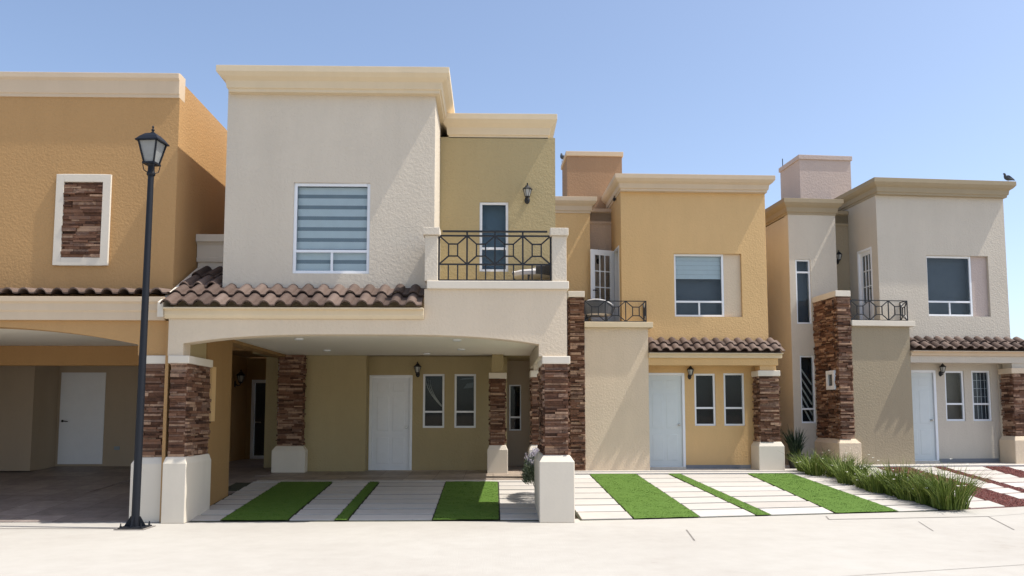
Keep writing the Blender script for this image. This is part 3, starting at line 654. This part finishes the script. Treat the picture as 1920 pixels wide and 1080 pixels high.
# ================================================================== the two set-back houses share one plan
def setback_house(H, label, wall, trim, bump, tower, chim, back, slabm, stonebase, dz, porchwall, open_door, blindz, mainback, sill, xr=4.52):
    h = empty('house', tuple(H[0]), H[1]); tag(h, label, 'house', 'terraced houses along the street'); F = 0.30
    def P(mb, name, mat, **k): return mb.build(name, mat, h, **k)
    # upper block
    xl = 1.08
    b = MB(); b.wall(xl, xr, 2.9, 6.88, F, 0.2, [(2.32,3.92,3.89,5.38)])
    b.m = face_right(xr, F); b.wall(0.2, 6.5, -0.2, 6.88, 0, 0.2)
    b.m = face_left(xl, 6.8); b.wall(0, 6.3, 2.9, 6.88, 0, 0.2, [(5.55,6.22,3.66,5.62)] if True else []); b.m = Matrix.Identity(4)
    b.box(xl+.2, xr-.2, 6.6, 6.8, -0.2, 6.88); P(b, 'wall', wall)
    b = MB(); b.ring(xl, xr, F-0.10, 6.8, CORN(6.83, 7.20, 0.17)); P(b, 'cornice', trim, bevel=0.005)
    window(h, 2.32, 3.51, 3.89, 5.38, F+0.04, bars=(4.25,), split=(2.92, 4.25), back=mainback, blind=blindz, fw=0.05)
    b = MB(); b.box(3.512, 3.918, F+0.07, F+0.12, 3.892, 5.378); P(b, 'window_panel', bump if wall == 'mustard' else 'pinkgrey')
    # stair tower and back wall of the balcony
    b = MB(); b.wall(-0.77, 0.47, -0.2, 6.55, 1.15, 0.2, [(-0.61,-0.22,3.76,5.38),(-0.57,-0.19,1.30,2.97)])
    b.m = face_right(0.47, 1.15); b.wall(0.2, 4, 2.9, 6.55, 0, 0.2); b.m = face_left(-0.77, 6.0); b.wall(0, 4.65, -0.2, 6.5, 0, 0.2); b.m = Matrix.Identity(4)
    P(b, 'wall', tower)
    if tower != wall:
        b = MB(); b.m = face_left(-0.772, 6.0); b.wall(0, 4.84, -0.2, 6.5, -0.004, 0.002); P(b, 'wall', 'mustard')
    b = MB(); b.ring(-0.77, 0.47, 1.15, 4.0, CORN(6.52, 6.90, 0.16)); P(b, 'cornice', trim, bevel=0.005)
    window(h, -0.61, -0.22, 3.76, 5.38, 1.15, bars=(5.06,), back='slateblue' if not stonebase else 'slate', fw=0.04)
    wn = window(h, -0.57, -0.19, 1.30, 2.97, 1.15, bars=(1.65,), fw=0.04)
    b = MB()
    for k in range(5): b.bar((-0.54+.02*k, 1.33, 2.75-.25*k), (-0.2, 1.33, 2.25-.25*k), 0.035, 0.01)
    b.build('stair_rail', 'curtain', wn)
    b = MB(); b.wall(0.472, xl-.002, 2.9, 6.72, 1.65, 0.2); P(b, 'wall', back)
    b = MB(); b.mould(0.472, xl-.002, 1.65, [(0,6.38),(0.02,6.38),(0.02,6.44),(0.0,6.45),(0.0,6.66),(0.05,6.68),(0.05,6.76),(0,6.76)], 1.9); P(b, 'cornice', back if wall == 'mustard' else trim)
    wall_lantern(h, 0.74, 5.72, 1.65)
    # roof-top stair head
    b = MB(); b.box(0.03, 1.45, 2.1, 3.3, 6.5, 8.28); P(b, 'stair_head', chim)
    b = MB(); b.ring(0.03, 1.45, 2.1, 3.3, [(0,8.26),(0.035,8.26),(0.035,8.38)]); P(b, 'coping', trim if wall == 'mustard' else chim, bevel=0.008)
    if stonebase:
        b = MB(); b.tube([(0.06,3.2,8.38),(0.06,3.2,8.62)], 0.012); P(b, 'antenna', 'iron')
    # balcony box
    b = MB(); b.wall(0.16, 1.62, -0.1, 3.585, 0.0, 0.2); b.m = face_right(1.62, 0.2); b.wall(0, 0.34, -0.1, 3.585, 0, 0.15); b.m = Matrix.Identity(4); b.box(0.16, xl, 0.2, 1.64, 3.40, 3.58); b.box(xl, 1.62, 0.2, F, 3.40, 3.58); P(b, 'wall', bump)
    b = MB(); b.box(0.152, 1.72, -0.09, 0.26, 3.587, 3.715); P(b, 'balcony_slab', slabm, bevel=0.008)
    b = MB(); z0, zt = 3.73, 4.20; y = -0.01; xs_ = [0.17, 0.64, 1.11, 1.58]
    for z in (z0, zt): b.bar((0.17, y, z), (1.58, y, z), 0.02)
    for x in xs_: b.bar((x, y, z0), (x, y, zt), 0.02)
    for a, c in zip(xs_, xs_[1:]): rail_panel(b, a, c, z0, zt, y, w=0.02)
    b.m = face_right(1.58, y); b.bar((0, 0, zt), (0.3, 0, zt), 0.02); b.bar((0, 0, z0), (0.3, 0, z0), 0.02); b.bar((0.29, 0, z0), (0.29, 0, zt), 0.02); rail_panel(b, 0, 0.29, z0, zt, 0, w=0.02)
    P(b, 'balcony_railing', 'iron')
    # stone side wall
    sx0, sx1, d = -0.17, 0.15, 1.14; zb = 0.95 if stonebase else 0.0
    b = MB(); b.box(sx0+.03, sx1-.0, 0.03, d, 0.0, 4.28)
    if stonebase:
        b.box(sx0-.1, sx1+.12, -.1, d, -.1, zb-.1); b.hexa([(sx0-.1,-.1,zb-.1),(sx1+.12,-.1,zb-.1),(sx1+.12,d,zb-.1),(sx0-.1,d,zb-.1)], [(sx0-.02,-.03,zb),(sx1+.02,-.03,zb),(sx1+.02,d,zb),(sx0-.02,d,zb)])
    st = P(b, 'stone_wall', 'base' if not stonebase else 'taupe', bevel=0.01)
    b = MB(); b.m = front(0); b.ledger(sx0, sx1+.01, zb, 4.28, proud=0.012); b.m = face_left(sx0, 0)
    if stonebase: b.ledger(-d, -0.52, zb, 4.28); b.ledger(-0.12, 0, zb, 4.28); b.ledger(-0.52, -0.12, zb, 2.1); b.ledger(-0.52, -0.12, 2.55, 4.28)
    else: b.ledger(-d, 0, zb, 4.28)
    b.build('stone_cladding', 'stone', st)
    b = MB(); b.box(sx0-.04, sx1+.015, -.05, d, 4.282, 4.42); b.build('cap', 'base' if not stonebase else slabm, st, bevel=0.008)
    if stonebase:
        window(h, -0.52, -0.12, 2.1, 2.55, -0.06, mtx=face_left(sx0, 0), fw=0.09, back='slate', inset=0.0)
    # porch: beam, tiles, door wall
    b = MB(); b.box(1.622, 4.62, 0.0, 0.28, 2.74, 2.90); b.box(1.622, 4.62, .28, .54, 2.80, 2.9); P(b, 'porch_beam', porchwall)
    b = MB(); b.mould(1.622, 4.70, -0.0, [(0,2.902),(0.05,2.902),(0.05,2.985),(0.13,2.99),(0.13,3.015)], 0.29); P(b, 'fascia', slabm if wall == 'mustard' else trim if False else 'beige' if stonebase else 'buff', bevel=0.004)
    b = MB(); b.tiles(1.64, 4.72, -0.16, 3.025, 0.31, 3.33, 2, 0.255); P(b, 'roof_tiles', 'tile', smooth=1)
    b = MB(); b.hexa([(1.63,-.05,3.017),(4.69,-.05,3.017),(4.69,.298,3.017),(1.63,.298,3.017)], [(1.63,-.05,3.03),(4.69,-.05,3.03),(4.69,.298,3.28),(1.63,.298,3.28)]); P(b, 'roof_bed', 'tile')
    b = MB(); b.wall(1.622, 4.62, -0.1, 2.80, 0.54, 0.15, [(1.64,2.58,-0.1,2.585),(2.81,3.31,1.355,2.575),(3.505,4.0,1.355,2.585)]); P(b, 'wall', porchwall)
    panel_door(h, 1.64, 2.58, 0.40, 2.585, 0.55, 'right', mat='bluewhite')
    b = MB(); b.box(1.64, 2.58, .52, .7, 0.2, 0.398); P(b, 'threshold', 'base')
    b = MB(); b.box(2.582, 4.10, .522, .538, 0.36, 0.45); P(b, 'skirting', 'skirt')
    wb = ('warmgrey', 'slate') if stonebase else ('dark', 'dark')
    for (a, c, zz, k) in ((2.81,3.31,2.575,0), (3.505,4.0,2.585,1)):
        wn = window(h, a, c, 1.355, zz, 0.54, bars=(1.77,), fw=0.045, back=wb[k])
        if stonebase and k == 1:
            b = MB()
            for q in range(4): b.bar((a+.1+.1*q, .64, 1.4), (a+.1+.1*q, .64, 2.53), 0.008)
            for q in range(3): b.bar((a+.05, .64, 1.95+.2*q), (c-.05, .64, 1.95+.2*q), 0.008)
            b.build('window_grille', 'white_alu', wn)
    wall_lantern(h, 2.70, 2.775, 0.54, h=.34)
    pier(h, 4.17, 4.61, 0.0, 0.4, 0.0, 1.0, 2.49, 2.62, flare=0.075, stem=2.74, stemmat=porchwall, basemat='base' if not stonebase else 'taupe', sides='flr')
    # balcony door with nine lights in its upper part
    b = MB(); W = 0.64; z0, z1 = 0.0, 1.93; s_ = 0.11
    mt = (Matrix.Translation((1.055, 1.20, 3.67)) @ Matrix.Rotation(R(200), 4, 'Z')) if open_door else face_left(xl, 0.585 + 0.64, 3.67) @ Matrix.Translation((-0.0, 0.06, 0))
    b.m = mt
    b.box(0, s_, -.02, .02, z0, z1); b.box(W-s_, W, -.02, .02, z0, z1); b.box(s_, W-s_, -.02, .02, z1-.13, z1); b.box(s_, W-s_, -.018, .018, z0, 0.62)
    for k in (1, 2):
        u = s_ + (W-2*s_)*k/3; b.box(u-.012, u+.012, -.015, .015, .62, z1-.13); zz = .62 + (z1-.75)*k/3; b.box(s_, W-s_, -.014, .014, zz-.012, zz+.012)
    dr = P(b, 'balcony_door', 'white_alu', bevel=0.003)
    b = MB(mt); b.box(s_, W-s_, -.003, .003, .62, z1-.13); b.build('pane', 'glass', dr)
    b = MB(mt); b.tube([(W-.055, -.05, .93), (W-.055, .05, .93)], .012); b.tube([(W-.055,-.05,.93),(W-.16,-.055,.93)], .011); b.tube([(W-.055,.05,.93),(W-.16,.055,.93)], .011); b.build('door_handle', 'iron', dr)
    b = MB(); b.m = face_left(xl, 1.25, 3.66); b.box(-.002, .05, -.01, .12, 0, 1.96); b.box(.622, .672, -.01, .12, 0, 1.96); b.box(.05, .622, -.01, .12, 1.91, 1.96); b.build('door_frame', 'white_alu', dr)
    b = MB(); b.box(1.6, 1.62, 0.52, 1.3, 3.6, 5.7); P(b, 'room', 'dark')
    return h
h3 = setback_house(H3, 'mustard yellow house set back behind turf strips, white balcony door standing open', 'mustard', 'beige', 'taupe', 'mustard', 'brown', 'brown_light', 'buff', False, 0, 'mustard', True, 4.80, 'slate', 0)
h4 = setback_house(H4, 'pale grey house with khaki cornices at the right end of the row', 'palegrey', 'olive_trim', 'khaki_grey', 'palegrey', 'pinkgrey', 'khaki_grey', 'base', True, 0, 'palegrey', False, None, 'slate', 0, xr=4.40)
b = MB(); b.box(1.0, 1.06, 0.85, 0.93, 6.78, 6.84); b.bar((1.03, .89, 6.84), (1.03, .89, 6.9), .02); b.build('floodlight', 'iron', h3)

# ================================================================== street lamp
sl_ = empty('street_lamp', (-5.085, 12.05, 0), 0, shift=True); tag(sl_, 'tall slim black street lamp with a four-sided frosted lantern, standing before the tan house', 'street lamp')
X, Y = -5.085, 12.05; lean = Matrix.Translation((X, Y, 0)) @ Matrix.Rotation(R(0.35), 4, 'Y')
b = MB(lean); b.lathe([(0.056, 0.02), (0.054, 1.0), (0.048, 3.5), (0.042, 5.12)], n=20)
b.lathe([(0.052, 5.12), (0.06, 5.13), (0.06, 5.16), (0.05, 5.18), (0.045, 5.26), (0.07, 5.29)], n=20); b.build('pole', 'lamp_iron', sl_, smooth=1)
b = MB(lean); b.box(-.17, .17, -.17, .17, 0.012, 0.03)
for k in range(4):
    b.m = lean @ Matrix.Rotation(R(90*k), 4, 'Z'); b.hexa([(.06,-.006,.03),(.155,-.006,.03),(.155,.006,.03),(.06,.006,.03)], [(.06,-.006,.17),(.068,-.006,.17),(.068,.006,.17),(.06,.006,.17)])
    b.m = lean @ Matrix.Rotation(R(90*k+45), 4, 'Z'); b.lathe([(.016,.03),(.016,.05),(.009,.05),(.009,.085)], .2, 0, 6)
bp_ = b.build('base_plate', 'lamp_iron', sl_)
b = MB(lean); b.box(-.21, .21, -.21, .21, 0.004, 0.012); b.build('grout_pad', 'groove', bp_)
LM = lean @ Matrix.Rotation(R(-7), 4, 'Z')
b = MB(LM); zb, zt = 5.30, 5.615; rb, rt = 0.075, 0.138
b.box(-rb-.02, rb+.02, -rb-.02, rb+.02, zb-.015, zb+.012); b.box(-rt-.035, rt+.035, -rt-.035, rt+.035, zt, zt+.02)
q = lambda r, z: [(-r,-r,z),(r,-r,z),(r,r,z),(-r,r,z)]
b.hexa(q(rt+.03, zt+.02), q(rt-.01, zt+.075)); b.hexa(q(rt-.01, zt+.075), q(rt-.06, zt+.125)); b.hexa(q(rt-.06, zt+.125), q(.05, zt+.14))
b.lathe([(.03,zt+.14),(.035,zt+.155),(.014,zt+.17),(.022,zt+.19),(.024,zt+.2),(.01,zt+.215),(.013,zt+.235),(.017,zt+.245),(.002,zt+.268)], n=10)
for sx in (-1, 1):
    for sy in (-1, 1): b.bar((sx*rb, sy*rb, zb), (sx*rt, sy*rt, zt), .02)
lf = b.build('lantern', 'lamp_iron', sl_)
b = MB(LM); k = .008; b.hexa(q(rb-k, zb+.012), q(rt-k, zt)); b.build('glass', 'frost', lf)
b = MB(LM)
for k in range(4):
    b.m = LM @ Matrix.Rotation(R(90*k+45), 4, 'Z'); b.tube([(.125,0,5.30),(.115,0,5.24),(.10,0,5.185),(.05,0,5.165)], .007, 6)
b.build('bracket', 'lamp_iron', lf)

# ================================================================== plants
def clump(name, label, cat, X, Y, z, n, hh, rad, mat, group=None, wid=0.014, flowers=0, spread=0.5):
    root = empty(name, (X, Y, z), shift=True); tag(root, label, cat, group); b = MB(); tips = []
    for _ in range(n):
        a = rnd.uniform(0, 6.283); r0 = rad*math.sqrt(rnd.random())*0.55; L = hh*rnd.uniform(.35, 1.0)*(1.12 if rnd.random() < .1 else 1); sp = spread*L*rnd.random()**.8
        p0 = Vector((X + r0*math.cos(a), Y + r0*math.sin(a), z)); a2 = a + rnd.uniform(-.7, .7); d = Vector((math.cos(a2), math.sin(a2), 0))
        wv = Vector((-d.y, d.x, 0))*wid*rnd.uniform(.6, 1.2); pr = []; K = 4; droop = rnd.uniform(0, .5)*L*(sp/(spread*L))
        tw = Matrix.Rotation(rnd.uniform(0, 3.14), 3, 'Z'); wv = tw @ wv
        for i in range(K+1):
            t = i/K; p = p0 + d*sp*t**1.6 + Vector((0, 0, L*t - droop*t**3)); pr.append((p, wv*(1-t)**.6*.5))
        vs = []; fs = []
        for p, q in pr[:-1]: vs += [p-q, p+q]
        vs.append(pr[-1][0]); k = len(vs)
        for i in range(K-1): fs.append((2*i, 2*i+1, 2*i+3, 2*i+2))
        fs.append((k-3, k-2, k-1)); b.add(vs, fs, min(1, max(0, rnd.gauss(.45, .22)))); tips.append(pr[-1][0])
    b.build('leaves', mat, root, smooth=2)
    if flowers:
        f = MB()
        for _ in range(flowers):
            p = rnd.choice(tips) + Vector((rnd.uniform(-.03,.03), rnd.uniform(-.03,.03), rnd.uniform(0.0,.05)))
            for k in range(5):
                a = k*1.2566 + rnd.random(); c, s = math.cos(a)*.022, math.sin(a)*.022
                f.add([p, p+Vector((c-s*.4, s+c*.4, .008)), p+Vector((c*1.3, s*1.3, .014)), p+Vector((c+s*.4, s-c*.4, .008))], [(0,1,2,3)])
        f.build('flower', 'petal', root)
    return root
A, B = Vector((7.78, 14.02)), Vector((7.02, 18.9)); NC = 11
places = ['nearest the street and tallest', 'second from the street', 'third from the street', 'fourth from the street', 'fifth from the street', 'sixth from the street, middle of the row', 'fifth from the wall end', 'fourth from the wall end', 'third from the wall end', 'second from the wall end', 'at the wall end']
for i in range(NC):
    t = i/(NC-1)*.90; p = A.lerp(B, t); z = 0.03 + 0.30*t; hh = (.84, .70, .52, .74, .60, .46, .66, .56, .70, .58, .62)[i]
    clump('strappy_plant', 'green strappy clump between the two drives, ' + places[i], 'plant', p.x + rnd.uniform(-.16,.16), p.y + rnd.uniform(-.1,.1), z, 500 if i < 4 else 400, hh, 0.44 if i else .48, 'blade', 'strappy plants bordering the drive', flowers=rnd.choice((3, 5, 7)), spread=.85, wid=.018)
pr_ = clump('potted_plant', 'dark spiky potted plant in a black pot beside the mustard porch pier', 'plant', 7.08, 19.35, 0.66, 300, .72, .20, 'darkblade', wid=.03, spread=.55)
b = MB(); b.lathe([(.13,.34),(.17,.52),(.19,.66),(.205,.665),(.205,.69),(.18,.69),(.175,.64)], 7.08, 19.35, 20); b.build('pot', 'pot', pr_, smooth=1)
# lavender by the carport pier
lx, ly, lz = 0.80, 14.55, 0.16
lv = empty('lavender_bush', (lx, ly, lz), shift=True); tag(lv, 'silvery round bush with pale lilac flowers behind the right carport pier', 'bush')
b = MB(); f = MB()
for _ in range(5200):
    a = rnd.uniform(0, 6.283); e = math.acos(rnd.uniform(-.35, 1)); rr = rnd.uniform(.55, 1.0)
    c = Vector((.27*rr*math.sin(e)*math.cos(a), .55*rr*math.sin(e)*math.sin(a), .38 + .40*rr*math.cos(e))); p = Vector((lx, ly, lz)) + c
    d = Vector((c.x*1.5, c.y*.8, .25 + c.z*.3)).normalized() + Vector((rnd.uniform(-.5,.5), rnd.uniform(-.5,.5), rnd.uniform(-.2,.4))); d = d.normalized()*rnd.uniform(.04, .09)
    s = d.cross(Vector((rnd.uniform(-1,1), rnd.uniform(-1,1), rnd.uniform(-1,1)))).normalized()*.007
    b.add([p, p + d*.5 + s, p + d, p + d*.5 - s], [(0,1,2,3)], rnd.random())
    if c.z > .56 and rr > .75 and rnd.random() < .38:
        st = p + Vector((rnd.uniform(-.05,.05), rnd.uniform(-.05,.05), rnd.uniform(.05,.16)))
        f.tube([p, st], .002, 4, .2); u = (st - p).normalized()
        for k in range(4):
            w_ = Vector((rnd.uniform(-1,1), rnd.uniform(-1,1), rnd.uniform(-.3,.6)))*.016; q0 = st - u*.015*k; f.add([q0, q0+w_, q0+u*.02+w_*.5], [(0,1,2)], rnd.random())
for k in range(14):
    a = rnd.uniform(0, 6.28); b.tube([(lx, ly, lz-.02), (lx+.1*math.cos(a), ly+.25*math.sin(a), lz+.25), (lx+.2*math.cos(a), ly+.5*math.sin(a), lz+.5)], [.008,.006,.003], 5, .1)
b.build('foliage', 'lavleaf', lv); f.build('flower', 'lavflower', lv)

# ================================================================== birds and balcony seats
def pigeon(name, label, X, Y, Z, rz, s=1.0, tilt=0.0):
    root = empty(name, (X, Y, Z), rz); tag(root, label, 'bird'); root.scale = (s, s, s)
    # spine from tail tip to beak: (x, z, half width, half height)
    sp = [(-.20,.085,.004,.003),(-.17,.088,.022,.008),(-.12,.095,.026,.014),(-.08,.108,.042,.032),(-.03,.125,.058,.052),(.02,.142,.062,.060),(.055,.160,.054,.056),(.075,.185,.038,.042),(.083,.212,.028,.030),(.088,.235,.027,.027),(.100,.250,.027,.025),(.115,.252,.020,.019),(.125,.248,.008,.009),(.137,.244,.005,.005),(.148,.238,.001,.001)]
    b = MB(Matrix.Rotation(tilt, 4, 'Y')); n = 12; vs = []; fs = []
    for i, (x, z, hw, hh) in enumerate(sp):
        a, c = sp[max(0,i-1)], sp[min(len(sp)-1,i+1)]; d = Vector((c[0]-a[0], 0, c[1]-a[1])).normalized(); up = Vector((-d.z, 0, d.x))
        for j in range(n):
            t = 6.2832*j/n; vs.append(Vector((x, hw*math.cos(t), z)) + up*hh*math.sin(t))
    for i in range(len(sp)-1):
        for j in range(n): fs.append((i*n+j, i*n+(j+1)%n, (i+1)*n+(j+1)%n, (i+1)*n+j))
    fs += [tuple(range(n))[::-1], tuple(range((len(sp)-1)*n, len(sp)*n))]; b.add(vs, fs, .45)
    body = b.build('body', 'feather', root, smooth=2)
    for sy in (-1, 1):
        b = MB(); P = [(.06,.175,.0),(.05,.20,.0),(.0,.185,.0),(-.08,.145,.0),(-.165,.10,.0),(-.10,.095,.0),(-.02,.105,.0),(.04,.135,.0)]
        cv = lambda x: sy*(.064 - max(0, -x)*.28 - max(0, x-.02)*.35); top = [(x, cv(x)+sy*.006, z) for x, z, _ in P]; bot = [(x, cv(x)-sy*.008, z) for x, z, _ in P]; k = len(P)
        b.add(top+bot, [tuple(range(k)), tuple(range(2*k-1, k-1, -1))] + [(i, (i+1)%k, k+(i+1)%k, k+i) for i in range(k)], .75); b.build('wing', 'feather', root)
        b = MB(); b.tube([(.01, sy*.025, .09), (.012, sy*.026, .012)], .005, 6, .3)
        for dy in (-.014, 0, .014): b.tube([(.012, sy*.026, .008), (.045, sy*.026+dy, .004)], .003, 5, .3)
        b.tube([(.012, sy*.026, .008), (-.014, sy*.026, .004)], .003, 5, .3); b.build('leg', 'brown', root)
    return root
px, py = tow(H4, 4.50, 0.22); pigeon('pigeon', 'dark pigeon perched on the far right corner of the khaki cornice', px, py, 7.308, R(180) + H4[1], 0.95)
px, py = tow(H3, 0.02, 3.0); pigeon('pigeon', 'dark bird on the edge of the brown roof-top stair head of the mustard house', px, py, 8.38, R(110), 1.0)

def shell_chair(label, X, Y, Z, rz, rim='cushion', back_h=0.75):
    root = empty('balcony_chair', (X, Y, Z), rz); tag(root, label, 'chair')
    def pt(t, s):     # curved shell: t along the arc of the back, s height
        a = R(-115 + 230*t); r = .34 + .06*s; hgt = .36 + (back_h-.36)*s*(.45 + .55*math.cos(a*.78)**2)
        return Vector((r*math.sin(a), r*math.cos(a), hgt))
    b = MB(); n, m_ = 20, 5
    for i in range(n):
        for j in range(m_):
            P = [pt(i/n, j/m_), pt((i+1)/n, j/m_), pt((i+1)/n, (j+1)/m_), pt(i/n, (j+1)/m_)]; Q = [p*1.0 + Vector((p.x, p.y, 0)).normalized()*.025 for p in P]; b.hexa(P, Q)
    b.build('backrest', 'wicker', root, smooth=0)
    b = MB(); b.tube([pt(i/24, 1) + Vector((0, 0, .01)) for i in range(25)], .022, 8); b.build('rim', rim, root, smooth=1)
    b = MB(); b.lathe([(.30,.34),(.33,.36),(.33,.42),(.30,.45)], n=24); b.build('seat', 'cushion', root, smooth=1)
    for sx, sy in ((-1,-1),(1,-1),(1,1),(-1,1)):
        b = MB(); b.tube([(.22*sx,.22*sy,.35), (.27*sx,.27*sy,0)], [.018,.014], 8); b.build('leg', 'iron', root)
    return root
shell_chair('grey rounded chair with pale cushion at the right end of the cream balcony', 0.66, 13.75, 3.551, R(-60), back_h=.62)
px, py = tow(H3, 0.52, 0.52); shell_chair('dark round-backed chair with pale rim on the mustard house balcony', px, py, 3.58, R(170), back_h=.66)
